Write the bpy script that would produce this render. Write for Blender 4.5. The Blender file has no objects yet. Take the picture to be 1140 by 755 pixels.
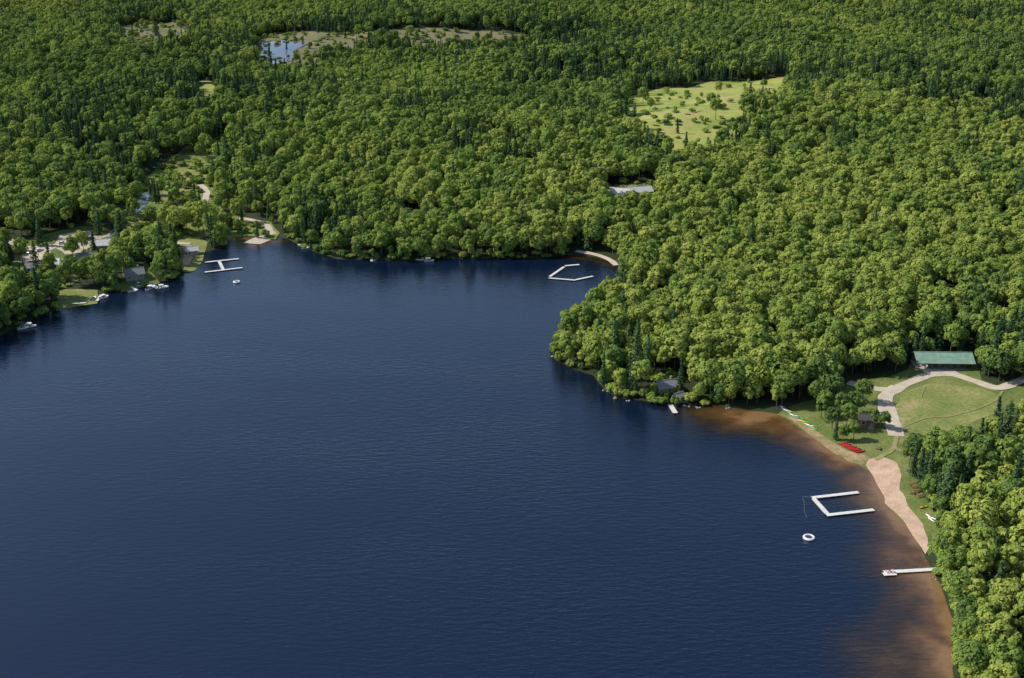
import bpy, math, random
import numpy as np
from mathutils import Vector, Matrix
from mathutils.geometry import delaunay_2d_cdt

random.seed(7); rng = np.random.default_rng(7)
scene = bpy.context.scene
scene.view_settings.view_transform = 'Standard'
scene.view_settings.look = 'None'
scene.view_settings.exposure = 0

# ------------------------------------------------------------------ survey
CAM_H = 200.0; PITCH = math.radians(21.4); F = 1376.0
cp, sp_ = math.cos(PITCH), math.sin(PITCH)

def G(u, v, z=0.0):
    """ground coordinates (metres) of a surveyed image measurement, on level z"""
    a = (u-570.0)/F; b = (377.5-v)/F
    dx = a; dy = cp + b*sp_; dz = -sp_ + b*cp
    t = (z-CAM_H)/dz
    return (dx*t, dy*t)

def vnoise(x, y, s, seed=0):
    x = np.asarray(x, float)/s + seed*17.31; y = np.asarray(y, float)/s + seed*9.73
    xi = np.floor(x); yi = np.floor(y); fx = x-xi; fy = y-yi
    fx = fx*fx*(3-2*fx); fy = fy*fy*(3-2*fy)
    def h(a, b):
        t = np.sin(a*127.1+b*311.7+seed*74.7)*43758.5453
        return t-np.floor(t)
    return (h(xi, yi)*(1-fx)*(1-fy)+h(xi+1, yi)*fx*(1-fy)+h(xi, yi+1)*(1-fx)*fy+h(xi+1, yi+1)*fx*fy)

def fbm(x, y, s, seed=0):
    return (vnoise(x, y, s, seed)+0.5*vnoise(x, y, s/2.1, seed+1)+0.25*vnoise(x, y, s/4.3, seed+2))/1.75

def seg_dist(px, py, pts, closed=True):
    d = np.full(px.shape, 1e18)
    n = len(pts)
    for i in range(n if closed else n-1):
        ax, ay = pts[i]; bx, by = pts[(i+1) % n]
        ex, ey = bx-ax, by-ay
        L = ex*ex+ey*ey+1e-9
        t = np.clip(((px-ax)*ex+(py-ay)*ey)/L, 0, 1)
        dd = (px-ax-t*ex)**2+(py-ay-t*ey)**2
        d = np.minimum(d, dd)
    return np.sqrt(d)

def inside(px, py, pts):
    c = np.zeros(px.shape, bool); n = len(pts)
    for i in range(n):
        ax, ay = pts[i]; bx, by = pts[(i+1) % n]
        if ay == by: continue
        m = ((ay > py) != (by > py)) & (px < (bx-ax)*(py-ay)/(by-ay)+ax)
        c ^= m
    return c

def sdf(px, py, pts):      # positive outside
    px = np.asarray(px, float); py = np.asarray(py, float)
    d = seg_dist(px, py, pts)
    return np.where(inside(px, py, pts), -d, d)

def rough(pts, amp, step, seed=0, closed=True):
    """subdivide + perturb an outline so it reads as natural"""
    out = []; n = len(pts)
    for i in range(n if closed else n-1):
        a = np.array(pts[i]); b = np.array(pts[(i+1) % n])
        k = max(1, int(np.linalg.norm(b-a)/step))
        for j in range(k):
            p = a+(b-a)*j/k
            ox = (float(vnoise(p[0], p[1], step*2.2, seed+3))-.5)*2*amp
            oy = (float(vnoise(p[0], p[1], step*2.2, seed+8))-.5)*2*amp
            out.append((p[0]+ox, p[1]+oy))
    return out

def smooth_line(pts, k=6):
    P = [np.array(p, float) for p in pts]
    P = [2*P[0]-P[1]]+P+[2*P[-1]-P[-2]]
    out = []
    for i in range(1, len(P)-2):
        for j in range(k):
            t = j/k
            out.append(tuple(0.5*((2*P[i])+(-P[i-1]+P[i+1])*t+(2*P[i-1]-5*P[i]+4*P[i+1]-P[i+2])*t*t+(-P[i-1]+3*P[i]-3*P[i+1]+P[i+2])*t**3)))
    out.append(tuple(P[-2]))
    return out

shore_px = [(-60,398),(0,374),(12,367),(40,355),(72,341),(100,335),(120,327),(140,323),(170,317),(196,309),(212,300),
 (222,294),(214,288),(216,281),(232,280),(246,276),(256,270),(250,263),(262,258),(280,262),(272,270),(288,271),(306,264),(318,266),(335,273),(352,281),(376,289),(410,289),(450,291),
 (500,288),(560,289),(610,287),(640,284),(662,287),(684,293),(694,302),(690,316),(668,336),(642,358),(624,374),(613,388),(618,401),(640,411),(660,418),(672,434),
 (688,443),(720,448),(745,454),(765,451),(800,453),(832,458),(860,460),(882,466),(902,482),(926,501),(946,514),(966,516),
 (976,532),(988,560),(1006,577),(1022,602),(1036,627),(1050,655),(1060,690),(1058,722),(1064,755),(1074,800)]
shore = [G(u, v) for u, v in shore_px]
shore = rough(shore, 1.1, 7, 1, closed=False)
lake = shore + [G(1074,800), (105,150), (95,0), (60,-300), (-900,-300), (-900,250), (-620,330)]

def hills(x, y):
    x = np.asarray(x, float); y = np.asarray(y, float)
    h = 4.0*np.sin(x/62+y/95+1.0)*0.5 + 3.2*np.sin(-x/80+y/58+.4) + 5.5*np.sin(x/150+y/130+2.2) + 5.0*np.sin(-x/210+y/105-0.6)
    far = np.clip((y-1900)/2500, 0, 1)
    return h+9+far*60*(0.6+0.4*np.sin(x/600+1))
def ss(t): t = np.clip(t, 0, 1); return t*t*(3-2*t)

flat_zone = [G(*p) for p in [(850,470),(900,440),(960,415),(1010,395),(1100,390),(1160,425),(1180,480),(1100,505),(1040,530),(1060,600),(1090,760),(1040,760),(1000,560),(940,520)]]
def height(x, y):
    x = np.asarray(x, float); y = np.asarray(y, float)
    d = sdf(x, y, lake)
    land = 1.3*(1-np.exp(-np.maximum(d, 0)/9)) + 0.012*np.clip(d,0,60)
    land = land + hills(x, y)*ss((d-25)/330)
    land = land + 0.35*(fbm(x, y, 22, 5)-.5)*ss(d/12)
    land = land + 4.0*ss((fbm(x,y,90,9)-.45)*3)*ss((d-15)/60)*ss((sdf(x,y,flat_zone)-5)/40)
    return np.where(d > 0, land+0.02, np.maximum(d*0.22, -9))
def H1(x, y): return float(height(np.array([x]), np.array([y]))[0])
def GT(u, v):
    x, y = G(u, v, 0)
    for _ in range(6):
        z = max(0.0, H1(x, y)); x, y = G(u, v, z)
    return (x, y)

# ------------------------------------------------------------------ materials
def newmat(name):
    m = bpy.data.materials.new(name); m.use_nodes = True
    nt = m.node_tree; b = nt.nodes['Principled BSDF']
    return m, nt, b
def N(nt, t, **kw):
    n = nt.nodes.new(t)
    for k, v in kw.items(): setattr(n, k, v)
    return n
def ramp(nt, stops):
    r = nt.nodes.new('ShaderNodeValToRGB'); e = r.color_ramp.elements
    e[0].position, e[0].color = stops[0][0], (*stops[0][1], 1)
    e[1].position, e[1].color = stops[-1][0], (*stops[-1][1], 1)
    for p, c in stops[1:-1]:
        q = e.new(p); q.color = (*c, 1)
    return r
def noise_mat(name, stops, scale, detail=6, rough_=0.9, scale2=None, amt2=0.5, bump=0.0, spec=0.2, coord='world'):
    m, nt, b = newmat(name); L = nt.links
    if coord == 'world':
        g = N(nt, 'ShaderNodeNewGeometry'); src = g.outputs['Position']
    else:
        g = N(nt, 'ShaderNodeTexCoord'); src = g.outputs['Object']
    n = N(nt, 'ShaderNodeTexNoise'); n.inputs['Scale'].default_value = scale; n.inputs['Detail'].default_value = detail
    L.new(src, n.inputs['Vector'])
    fac = n.outputs['Fac']
    if scale2:
        n2 = N(nt, 'ShaderNodeTexNoise'); n2.inputs['Scale'].default_value = scale2; n2.inputs['Detail'].default_value = 5
        L.new(src, n2.inputs['Vector'])
        mx = N(nt, 'ShaderNodeMix'); mx.inputs[0].default_value = amt2
        L.new(fac, mx.inputs[2]); L.new(n2.outputs['Fac'], mx.inputs[3]); fac = mx.outputs[0]
    r = ramp(nt, stops); L.new(fac, r.inputs['Fac']); L.new(r.outputs['Color'], b.inputs['Base Color'])
    b.inputs['Roughness'].default_value = rough_; b.inputs['Specular IOR Level'].default_value = spec
    if bump:
        bp = N(nt, 'ShaderNodeBump'); bp.inputs['Strength'].default_value = bump; bp.inputs['Distance'].default_value = 0.1
        L.new(fac, bp.inputs['Height']); L.new(bp.outputs['Normal'], b.inputs['Normal'])
    return m

M = {}
M['floor'] = noise_mat('forest_floor', [(0.3,(0.018,0.026,0.010)),(0.7,(0.045,0.06,0.022))], 0.15, scale2=1.5)
M['grass'] = noise_mat('mown_grass', [(0.35,(0.07,0.11,0.026)),(0.5,(0.13,0.165,0.040)),(0.65,(0.23,0.22,0.085))], 0.09, scale2=1.1, bump=.3)
M['dry'] = noise_mat('dry_grass', [(0.35,(0.12,0.16,0.040)),(0.5,(0.19,0.215,0.06)),(0.65,(0.33,0.28,0.13))], 0.07, scale2=0.8, bump=.3)
M['meadow'] = noise_mat('meadow_grass', [(0.38,(0.15,0.20,0.04)),(0.48,(0.27,0.31,0.07)),(0.56,(0.35,0.34,0.10)),(0.64,(0.32,0.23,0.12))], 0.022, scale2=0.12, amt2=.4)
M['marsh'] = noise_mat('marsh_sedge', [(0.35,(0.08,0.13,0.03)),(0.48,(0.16,0.20,0.045)),(0.62,(0.28,0.25,0.10))], 0.035, scale2=0.3)
M['bog'] = noise_mat('bog_heath', [(0.3,(0.09,0.11,0.035)),(0.7,(0.25,0.21,0.12))], 0.02, scale2=0.15)
M['sand'] = noise_mat('beach_sand', [(0.35,(0.34,0.225,0.15)),(0.5,(0.47,0.325,0.23)),(0.65,(0.58,0.43,0.32))], 0.2, scale2=2.0, bump=.4)
M['wetsand'] = noise_mat('worn_sandy_grass', [(0.36,(0.12,0.15,0.035)),(0.47,(0.24,0.19,0.09)),(0.65,(0.42,0.29,0.18))], 0.25, scale2=1.6, bump=.4)
M['gravel'] = noise_mat('gravel', [(0.3,(0.36,0.30,0.22)),(0.7,(0.60,0.52,0.41))], 0.3, scale2=2.5, bump=.3)
M['track'] = noise_mat('worn_track', [(0.35,(0.18,0.19,0.06)),(0.65,(0.32,0.27,0.14))], 0.4, scale2=2.5)
M['dock'] = noise_mat('weathered_dock_deck', [(0.3,(0.50,0.49,0.45)),(0.7,(0.75,0.74,0.70))], 0.7, scale2=5, rough_=.7)
M['dockedge'] = noise_mat('dock_frame_timber', [(0.3,(0.22,0.20,0.17)),(0.7,(0.36,0.33,0.29))], 2)
M['wood'] = noise_mat('brown_timber', [(0.3,(0.16,0.09,0.045)),(0.7,(0.28,0.17,0.09))], 2, scale2=9)
M['greywood'] = noise_mat('grey_timber', [(0.3,(0.20,0.19,0.17)),(0.7,(0.36,0.34,0.31))], 2, scale2=9)
M['greenroof'] = noise_mat('green_metal_roof', [(0.3,(0.17,0.28,0.20)),(0.7,(0.25,0.38,0.29))], 0.5, rough_=.45, spec=.5)
M['greyroof'] = noise_mat('grey_shingle', [(0.3,(0.16,0.16,0.16)),(0.7,(0.28,0.28,0.27))], 2, scale2=8)
M['darkroof'] = noise_mat('dark_shingle', [(0.3,(0.05,0.05,0.05)),(0.7,(0.10,0.095,0.09))], 2, scale2=8)
M['paleroof'] = noise_mat('pale_metal_roof', [(0.3,(0.45,0.45,0.43)),(0.7,(0.62,0.61,0.58))], 1, rough_=.5)
M['white'] = noise_mat('white_paint', [(0.3,(0.70,0.70,0.68)),(0.7,(0.82,0.82,0.80))], 1.5, rough_=.4, spec=.5)
M['tan'] = noise_mat('tan_siding', [(0.3,(0.38,0.31,0.22)),(0.7,(0.48,0.40,0.30))], 1.5)
M['concrete'] = noise_mat('concrete', [(0.3,(0.32,0.31,0.29)),(0.7,(0.45,0.44,0.41))], 0.7)
M['bark'] = noise_mat('bark', [(0.3,(0.07,0.055,0.04)),(0.7,(0.17,0.14,0.11))], 2, coord='obj')
M['rock'] = noise_mat('granite', [(0.3,(0.18,0.16,0.14)),(0.7,(0.38,0.35,0.32))], 1.2, scale2=5)
def paint(name, c, r=0.35, metal=0):
    m, nt, b = newmat(name)
    n = N(nt, 'ShaderNodeTexNoise'); n.inputs['Scale'].default_value = 3
    rr = ramp(nt, [(0.3, tuple(x*0.85 for x in c)), (0.7, c)]); nt.links.new(n.outputs['Fac'], rr.inputs['Fac'])
    nt.links.new(rr.outputs['Color'], b.inputs['Base Color'])
    b.inputs['Roughness'].default_value = r; b.inputs['Metallic'].default_value = metal
    return m
M['red'] = paint('red_plastic', (0.60,0.03,0.025)); M['blue'] = paint('blue_plastic', (0.02,0.12,0.5))
M['yellow'] = paint('yellow_plastic', (0.75,0.5,0.03)); M['lime'] = paint('green_plastic', (0.10,0.5,0.06))
M['black'] = paint('black_rubber', (0.02,0.02,0.02), .7); M['glass'] = paint('dark_glass', (0.03,0.04,0.05), .08)
M['silver'] = paint('silver_paint', (0.45,0.46,0.48), .3, .5); M['navy'] = paint('navy_fabric', (0.02,0.04,0.14), .8)
M['orange'] = paint('orange_plastic', (0.8,0.22,0.03))

def leaf_mat(name, stops, transl=0.25):
    m, nt, b = newmat(name); L = nt.links
    at = N(nt, 'ShaderNodeAttribute', attribute_name='tint', attribute_type='INSTANCER')
    oi = N(nt, 'ShaderNodeObjectInfo')
    a = N(nt, 'ShaderNodeMath', operation='MULTIPLY_ADD'); a.inputs[1].default_value = 0.34
    L.new(oi.outputs['Random'], a.inputs[0]); L.new(at.outputs['Fac'], a.inputs[2])
    la = N(nt, 'ShaderNodeAttribute', attribute_name='clump')
    c = N(nt, 'ShaderNodeMath', operation='MULTIPLY_ADD'); c.inputs[1].default_value = 0.36
    L.new(la.outputs['Fac'], c.inputs[0]); L.new(a.outputs[0], c.inputs[2])
    r = ramp(nt, stops); L.new(c.outputs[0], r.inputs['Fac'])
    df = N(nt, 'ShaderNodeBsdfDiffuse'); L.new(r.outputs['Color'], df.inputs['Color'])
    tr = N(nt, 'ShaderNodeBsdfTranslucent'); L.new(r.outputs['Color'], tr.inputs['Color'])
    mx = N(nt, 'ShaderNodeMixShader'); mx.inputs[0].default_value = transl
    L.new(df.outputs[0], mx.inputs[1]); L.new(tr.outputs[0], mx.inputs[2])
    L.new(mx.outputs[0], nt.nodes['Material Output'].inputs['Surface'])
    nt.nodes.remove(b)
    return m
M['leaf'] = leaf_mat('broadleaf_foliage', [(0.0,(0.075,0.125,0.046)),(0.25,(0.12,0.190,0.054)),(0.5,(0.185,0.268,0.062)),(0.75,(0.27,0.345,0.070)),(1.0,(0.36,0.41,0.095))], .30)
M['needle'] = leaf_mat('conifer_foliage', [(0.1,(0.035,0.070,0.036)),(0.6,(0.065,0.112,0.048)),(1.0,(0.10,0.155,0.056))], .08)
M['twig'] = noise_mat('bare_grey_twigs', [(0.3,(0.15,0.145,0.13)),(0.7,(0.27,0.26,0.24))], 2, coord='obj')

# ------------------------------------------------------------------ mesh helpers
def make_mesh(name, verts, faces, mats, midx=None, smooth=False):
    me = bpy.data.meshes.new(name); me.from_pydata([tuple(v) for v in verts], [], faces)
    for m in mats: me.materials.append(m)
    if midx is not None: me.polygons.foreach_set('material_index', midx)
    if smooth: me.polygons.foreach_set('use_smooth', [True]*len(me.polygons))
    me.update(); return me
def add_obj(name, me, parent=None, loc=(0,0,0), rotz=0):
    o = bpy.data.objects.new(name, me); scene.collection.objects.link(o)
    o.location = loc; o.rotation_euler = (0,0,rotz)
    if parent: o.parent = parent
    return o
def empty(name, loc, rotz=0):
    o = bpy.data.objects.new(name, None); o.empty_display_size = 0.5
    scene.collection.objects.link(o); o.location = loc; o.rotation_euler = (0,0,rotz); return o

class MB:
    def __init__(s): s.v = []; s.f = []; s.m = []
    def raw(s, v, f, m=0):
        o = len(s.v); s.v += [tuple(p) for p in v]; s.f += [tuple(i+o for i in q) for q in f]; s.m += [m]*len(f)
    def box(s, c, d, rz=0, m=0, taper=1.0):
        cx, cy, cz = c; x, y, z = d[0]/2, d[1]/2, d[2]/2; ca, sa = math.cos(rz), math.sin(rz)
        vs = []
        for k, t in ((-z,1.0),(z,taper)):
            for a, b in ((-x,-y),(x,-y),(x,y),(-x,y)):
                a *= t; b *= t
                vs.append((cx+a*ca-b*sa, cy+a*sa+b*ca, cz+k))
        s.raw(vs, [(3,2,1,0),(4,5,6,7),(0,1,5,4),(1,2,6,5),(2,3,7,6),(3,0,4,7)], m)
    def tube(s, a, b, r0, r1, n=6, m=0):
        a = Vector(a); b = Vector(b); d = (b-a).normalized()
        u = d.orthogonal().normalized(); w = d.cross(u)
        vs = [a+(u*math.cos(2*math.pi*i/n)+w*math.sin(2*math.pi*i/n))*r0 for i in range(n)]
        vs += [b+(u*math.cos(2*math.pi*i/n)+w*math.sin(2*math.pi*i/n))*r1 for i in range(n)]
        s.raw(vs, [(i,(i+1)%n,n+(i+1)%n,n+i) for i in range(n)]+[tuple(range(n))[::-1], tuple(range(n,2*n))], m)
    def torus(s, c, R, r, n=20, k=8, m=0):
        vs = []; fs = []
        for i in range(n):
            a = 2*math.pi*i/n
            for j in range(k):
                b = 2*math.pi*j/k; q = R+r*math.cos(b)
                vs.append((c[0]+q*math.cos(a), c[1]+q*math.sin(a), c[2]+r*math.sin(b)))
                fs.append((i*k+j, ((i+1)%n)*k+j, ((i+1)%n)*k+(j+1)%k, i*k+(j+1)%k))
        s.raw(vs, fs, m)
    def obj(s, name, mats, parent=None, loc=(0,0,0), rotz=0, smooth=False):
        return add_obj(name, make_mesh(name, s.v, s.f, mats, s.m, smooth), parent, loc, rotz)

# ------------------------------------------------------------------ terrain + water
def axis(parts):
    out = [parts[0][0]]
    for a, b, st in parts:
        n = max(1, int(round((b-a)/st))); out += list(a+(b-a)*(np.arange(1, n+1)/n))
    return np.array(out)
def grid_mesh(name, xs, ys, zf, mat, attr=None):
    X, Y = np.meshgrid(xs, ys); x = X.ravel(); y = Y.ravel(); z = zf(x, y)
    nx, ny = len(xs), len(ys)
    co = np.stack([x, y, z], 1).astype(np.float32)
    i = np.arange(nx-1)[None, :]+np.arange(ny-1)[:, None]*nx; i = i.ravel()
    q = np.stack([i, i+1, i+nx+1, i+nx], 1).astype(np.int32)
    me = bpy.data.meshes.new(name)
    me.vertices.add(len(co)); me.vertices.foreach_set('co', co.ravel())
    me.loops.add(q.size); me.loops.foreach_set('vertex_index', q.ravel())
    me.polygons.add(len(q)); me.polygons.foreach_set('loop_start', np.arange(0, q.size, 4, dtype=np.int32))
    me.update(calc_edges=True)
    me.polygons.foreach_set('use_smooth', np.ones(len(q), bool))
    me.materials.append(mat)
    if attr:
        for k, fn in attr.items():
            a = me.attributes.new(k, 'FLOAT', 'POINT'); a.data.foreach_set('value', fn(x, y).astype(np.float32))
    return add_obj(name, me)

xs = axis([(-6000,-1200,120),(-1200,-420,12),(-420,110,3.0),(110,340,1.6),(340,440,3),(440,1200,12),(1200,6000,120)])
ys = axis([(-600,240,20),(240,560,1.6),(560,1000,3),(1000,2400,9),(2400,9000,120)])
grid_mesh('ground', xs, ys, height, M['floor'])

# water
beachline = [G(*p) for p in [(832,462),(860,460),(882,466),(902,482),(926,501),(946,514),(966,516),(976,532),(988,560),(1006,577),(1022,602),(1036,627),(1050,655),(1060,690),(1058,722),(1064,755),(1074,800)]]
beachline += [(105,150),(100,60)]
launch = [G(*p) for p in [(250,266),(262,262),(282,272),(300,268)]]
farb = [G(*p) for p in [(640,285),(662,288),(684,294)]]
def shallow(x, y):
    d = np.abs(sdf(x, y, lake))
    db = seg_dist(x, y, beachline, False)
    w = 22+16*(fbm(x, y, 40, 3)-.5)*2
    s = (1-np.clip(db/np.maximum(w*1.35, 6), 0, 1))**1.1
    s2 = (1-ss(seg_dist(x, y, launch, False)/14))*0.8
    s3 = (1-ss(seg_dist(x, y, farb, False)/12))*0.5
    s4 = (1-ss(d/3.0))*0.25
    return np.maximum.reduce([s, s2, s3, s4])
def water_mat():
    m, nt, b = newmat('lake_water'); L = nt.links
    g = N(nt, 'ShaderNodeNewGeometry')
    at = N(nt, 'ShaderNodeAttribute', attribute_name='shallow')
    nz = N(nt, 'ShaderNodeTexNoise'); nz.inputs['Scale'].default_value = 0.10; nz.inputs['Detail'].default_value = 7
    L.new(g.outputs['Position'], nz.inputs['Vector'])
    ad = N(nt, 'ShaderNodeMath', operation='MULTIPLY_ADD'); ad.inputs[1].default_value = 1.3; ad.inputs[2].default_value = -0.65
    L.new(nz.outputs['Fac'], ad.inputs[0])
    mu = N(nt, 'ShaderNodeMath', operation='MULTIPLY_ADD')
    L.new(ad.outputs[0], mu.inputs[0]); L.new(at.outputs['Fac'], mu.inputs[1]); L.new(at.outputs['Fac'], mu.inputs[2])
    r = ramp(nt, [(0.0,(0.0024,0.0080,0.0270)),(0.2,(0.008,0.010,0.018)),(0.45,(0.032,0.019,0.011)),(0.75,(0.10,0.052,0.019)),(1.0,(0.22,0.125,0.055))])
    L.new(mu.outputs[0], r.inputs['Fac']); L.new(r.outputs['Color'], b.inputs['Base Color'])
    b.inputs['IOR'].default_value = 1.36; b.inputs['Specular IOR Level'].default_value = 0.92
    wn = N(nt, 'ShaderNodeTexNoise'); wn.inputs['Scale'].default_value = 0.006; wn.inputs['Detail'].default_value = 4
    mp = N(nt, 'ShaderNodeMapping'); mp.inputs['Rotation'].default_value = (0,0,0.5); mp.inputs['Scale'].default_value = (0.6,1.6,1)
    L.new(g.outputs['Position'], mp.inputs['Vector']); L.new(mp.outputs[0], wn.inputs['Vector'])
    mr = N(nt, 'ShaderNodeMapRange'); mr.inputs[1].default_value = .38; mr.inputs[2].default_value = .62; mr.inputs[3].default_value = 0.25; mr.inputs[4].default_value = 1.0
    L.new(wn.outputs['Fac'], mr.inputs[0])
    m2 = N(nt, 'ShaderNodeMapping'); m2.inputs['Rotation'].default_value = (0,0,-0.45); m2.inputs['Scale'].default_value = (0.4,1.3,1)
    L.new(g.outputs['Position'], m2.inputs['Vector'])
    w1 = N(nt, 'ShaderNodeTexNoise'); w1.inputs['Scale'].default_value = 0.5; w1.inputs['Detail'].default_value = 4; w1.inputs['Roughness'].default_value = .6
    L.new(m2.outputs[0], w1.inputs['Vector'])
    bp = N(nt, 'ShaderNodeBump'); bp.inputs['Distance'].default_value = 0.28
    L.new(mr.outputs[0], bp.inputs['Strength']); L.new(w1.outputs['Fac'], bp.inputs['Height'])
    L.new(bp.outputs['Normal'], b.inputs['Normal'])
    b.inputs['Roughness'].default_value = 0.08
    return m
M['water'] = water_mat()
wx = axis([(-3000,-600,200),(-600,-300,20),(-300,110,4),(110,260,1.6),(260,330,4)])
wy = axis([(-500,200,20),(200,500,1.6),(500,1000,4)])
grid_mesh('lake_water', wx, wy, lambda x, y: x*0, M['water'], {'shallow': shallow})

# ------------------------------------------------------------------ draped sheets
def patch(name, pts, mat, dz, step):
    n = len(pts); P = np.array(pts)
    gx = np.arange(P[:,0].min(), P[:,0].max(), step); gy = np.arange(P[:,1].min(), P[:,1].max(), step)
    X, Y = np.meshgrid(gx, gy); x = X.ravel()+.013; y = Y.ravel()+.017
    s = sdf(x, y, pts); k = s < -0.45*step
    vs = [Vector(p) for p in pts]+[Vector((a, b)) for a, b in zip(x[k], y[k])]
    vo, ed, fa, *_ = delaunay_2d_cdt(vs, [(i, (i+1) % n) for i in range(n)], [], 1, 1e-4)
    A = np.array([tuple(v) for v in vo]); z = np.maximum(height(A[:,0], A[:,1]), 0.0)+dz
    me = make_mesh(name, np.column_stack([A, z]), [tuple(f) for f in fa], [mat], smooth=True)
    return add_obj(name, me)
roads = []
def strip(name, pts, width, mat, dz):
    L = smooth_line(pts, 8); roads.append((L, width))
    P = np.array(L); T = np.gradient(P, axis=0); T /= np.linalg.norm(T, axis=1)[:, None]+1e-9
    Nn = np.column_stack([-T[:,1], T[:,0]])
    w = width*(0.8+0.4*vnoise(P[:,0], P[:,1], 5, 4))/2
    vs = []; k = 5
    for j in range(k):
        q = P+Nn*(w*(j/(k-1)*2-1))[:, None]
        vs.append(np.column_stack([q, np.maximum(height(q[:,0], q[:,1]), 0)+dz]))
    n = len(P); V = np.concatenate(vs); fs = []
    for j in range(k-1):
        for i in range(n-1):
            fs.append(((j)*n+i, (j+1)*n+i, (j+1)*n+i+1, j*n+i+1)[::-1])
    add_obj(name, make_mesh(name, V, fs, [mat], smooth=True))

def gp(l): return [GT(*p) for p in l]
campA = gp([(866,462),(890,448),(930,441),(950,425),(985,420),(1010,412),(1015,402),(1090,402),(1092,424),(1110,430),(1150,430),
  (1165,478),(1110,490),(1062,506),(1022,528),(1024,545),(1038,570),(1044,600),(1036,618),(1020,600),(990,562),(975,530),(950,515),(925,501),(900,482)])
meadow = gp([(698,108),(716,104),(738,97),(760,99),(790,90),(830,92),(872,86),(880,106),(868,120),(838,120),(824,138),(812,160),(790,172),(762,186),(738,178),(724,164),(706,150),(694,126)])
marsh = gp([(124,266),(138,232),(156,204),(182,180),(212,162),(256,148),(264,170),(250,190),(238,204),(240,222),(258,238),(304,246),(312,260),(304,268),(278,262),(256,264),(236,262),(216,268),(180,276),(142,276)])
bog1 = gp([(120,40),(148,27),(176,27),(200,24),(216,34),(206,50),(176,60),(146,58)])
bog2 = gp([(284,46),(300,38),(340,36),(380,39),(470,37),(560,38),(604,44),(550,57),(500,56),(470,60),(430,56),(400,61),(360,64),(338,82),(320,88),(284,82)])
bog3 = gp([(216,92),(234,88),(246,106),(236,122),(224,112)])
lot = gp([(12,318),(16,272),(58,258),(104,250),(130,262),(126,302),(98,308),(74,322),(44,326)])
shoreL = gp([(203,302),(198,276),(212,262),(232,270),(226,292),(214,304)])
cab1 = gp([(722,450),(728,422),(754,420),(768,450)])
cab2 = gp([(62,346),(68,322),(108,322),(110,338)])
cab3 = gp([(134,326),(138,298),(164,294),(178,316)])
farhouse = gp([(672,240),(674,208),(730,203),(736,236)])
fieldoval = gp([(996,456),(1004,437),(1038,427),(1088,432),(1114,441),(1110,458),(1078,474),(1030,486),(1002,480)])
clear = [campA, meadow, marsh, bog1, bog2, bog3, lot, shoreL, cab1, cab2, farhouse, cab3]

patch('camp_lawn', rough(campA, 1.0, 4, 2), M['grass'], 0.05, 2.0)
patch('grass_field', rough(fieldoval, .6, 3, 2), M['dry'], 0.10, 2.0)
patch('meadow', rough(meadow, 8, 18, 2), M['meadow'], 0.2, 9)
patch('marsh', rough(marsh, 3, 9, 2), M['marsh'], 0.15, 5)
patch('bog_west', rough(bog1, 8, 20, 2), M['bog'], 0.25, 12)
patch('bog', rough(bog2, 8, 20, 2), M['bog'], 0.25, 12)
patch('fen', rough(bog3, 6, 20, 2), M['meadow'], 0.25, 12)
patch('farm_yard', rough(farhouse, 2, 6, 2), M['grass'], 0.12, 4)
patch('shore_lawn', rough(shoreL, 1, 4, 2), M['dry'], 0.12, 3)
patch('cottage_yard', rough(cab2, 1, 4, 2), M['dry'], 0.12, 3)
patch('cottage_yard', rough(cab3, 1, 4, 2), M['grass'], 0.12, 3)
patch('yard', rough(lot, 1.5, 5, 2), M['grass'], 0.12, 3)
patch('gravel_lot', rough(gp([(58,274),(68,263),(102,259),(112,268),(108,280),(72,284)]), .8, 3, 2), M['gravel'], 0.2, 3)
patch('gravel_lot', rough(gp([(22,290),(26,275),(42,274),(58,272),(56,284),(40,292)]), .8, 3, 2), M['gravel'], 0.2, 3)
patch('boat_launch', rough(gp([(270,271),(280,266),(306,260),(308,265),(290,272)]), .5, 3, 2), M['gravel'], 0.2, 3)
# sand beaches
patch('sand_beach', rough([G(*p) for p in [(964,518),(968,512),(984,512),(998,518),(1004,532),(1002,548),(1012,566),(1028,586),(1033,601),(1035,612),(1031,618),(1022,604),(1005,579),(986,561),(974,532)]], .5, 2.5, 2), M['sand'], 0.12, 1.6)
patch('sand_strip', rough([G(*p) for p in [(868,461),(884,464),(900,475),(926,493),(944,504),(962,508),(972,513),(960,518),(946,515),(926,503),(902,485),(882,468)]], .4, 2.5, 2), M['wetsand'], 0.115, 1.6)
strip('gravel_road', gp([(1180,412),(1142,422),(1112,432),(1086,425),(1060,417),(1034,418),(1010,427),(992,434),(968,432),(944,426)]), 4.4, M['gravel'], 0.17)
strip('gravel_drive', gp([(1000,431),(986,442),(988,458),(994,472),(998,486)]), 6.0, M['gravel'], 0.19)
strip('gravel_apron', gp([(1064,418),(1056,414),(1040,414),(1030,416)]), 4.6, M['gravel'], 0.21)
strip('footpath', gp([(998,486),(996,498),(1004,503),(1010,508)]), 1.6, M['track'], 0.2)
strip('footpath', gp([(998,486),(994,500),(982,508),(974,512)]), 1.8, M['track'], 0.215)
strip('field_track', gp([(1000,478),(1030,466),(1056,464),(1086,456),(1108,446),(1116,436)]), 1.0, M['track'], 0.23)
strip('field_track', gp([(1030,431),(1026,444),(1040,452),(1062,462)]), 0.5, M['track'], 0.245)
strip('field_track', gp([(1052,429),(1072,440),(1084,452)]), 0.6, M['track'], 0.26)
strip('dirt_road', gp([(222,206),(230,214),(228,228),(236,240),(250,246),(272,244),(294,250),(304,262)]), 4.0, M['gravel'], 0.3)
strip('dirt_road', gp([(0,262),(24,276),(44,282),(62,275),(100,268),(124,262),(150,262),(190,270),(212,272)]), 4.0, M['gravel'], 0.3)
strip('sand_path', gp([(206,296),(210,284),(208,274)]), 4.5, M['sand'], 0.33)
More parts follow.
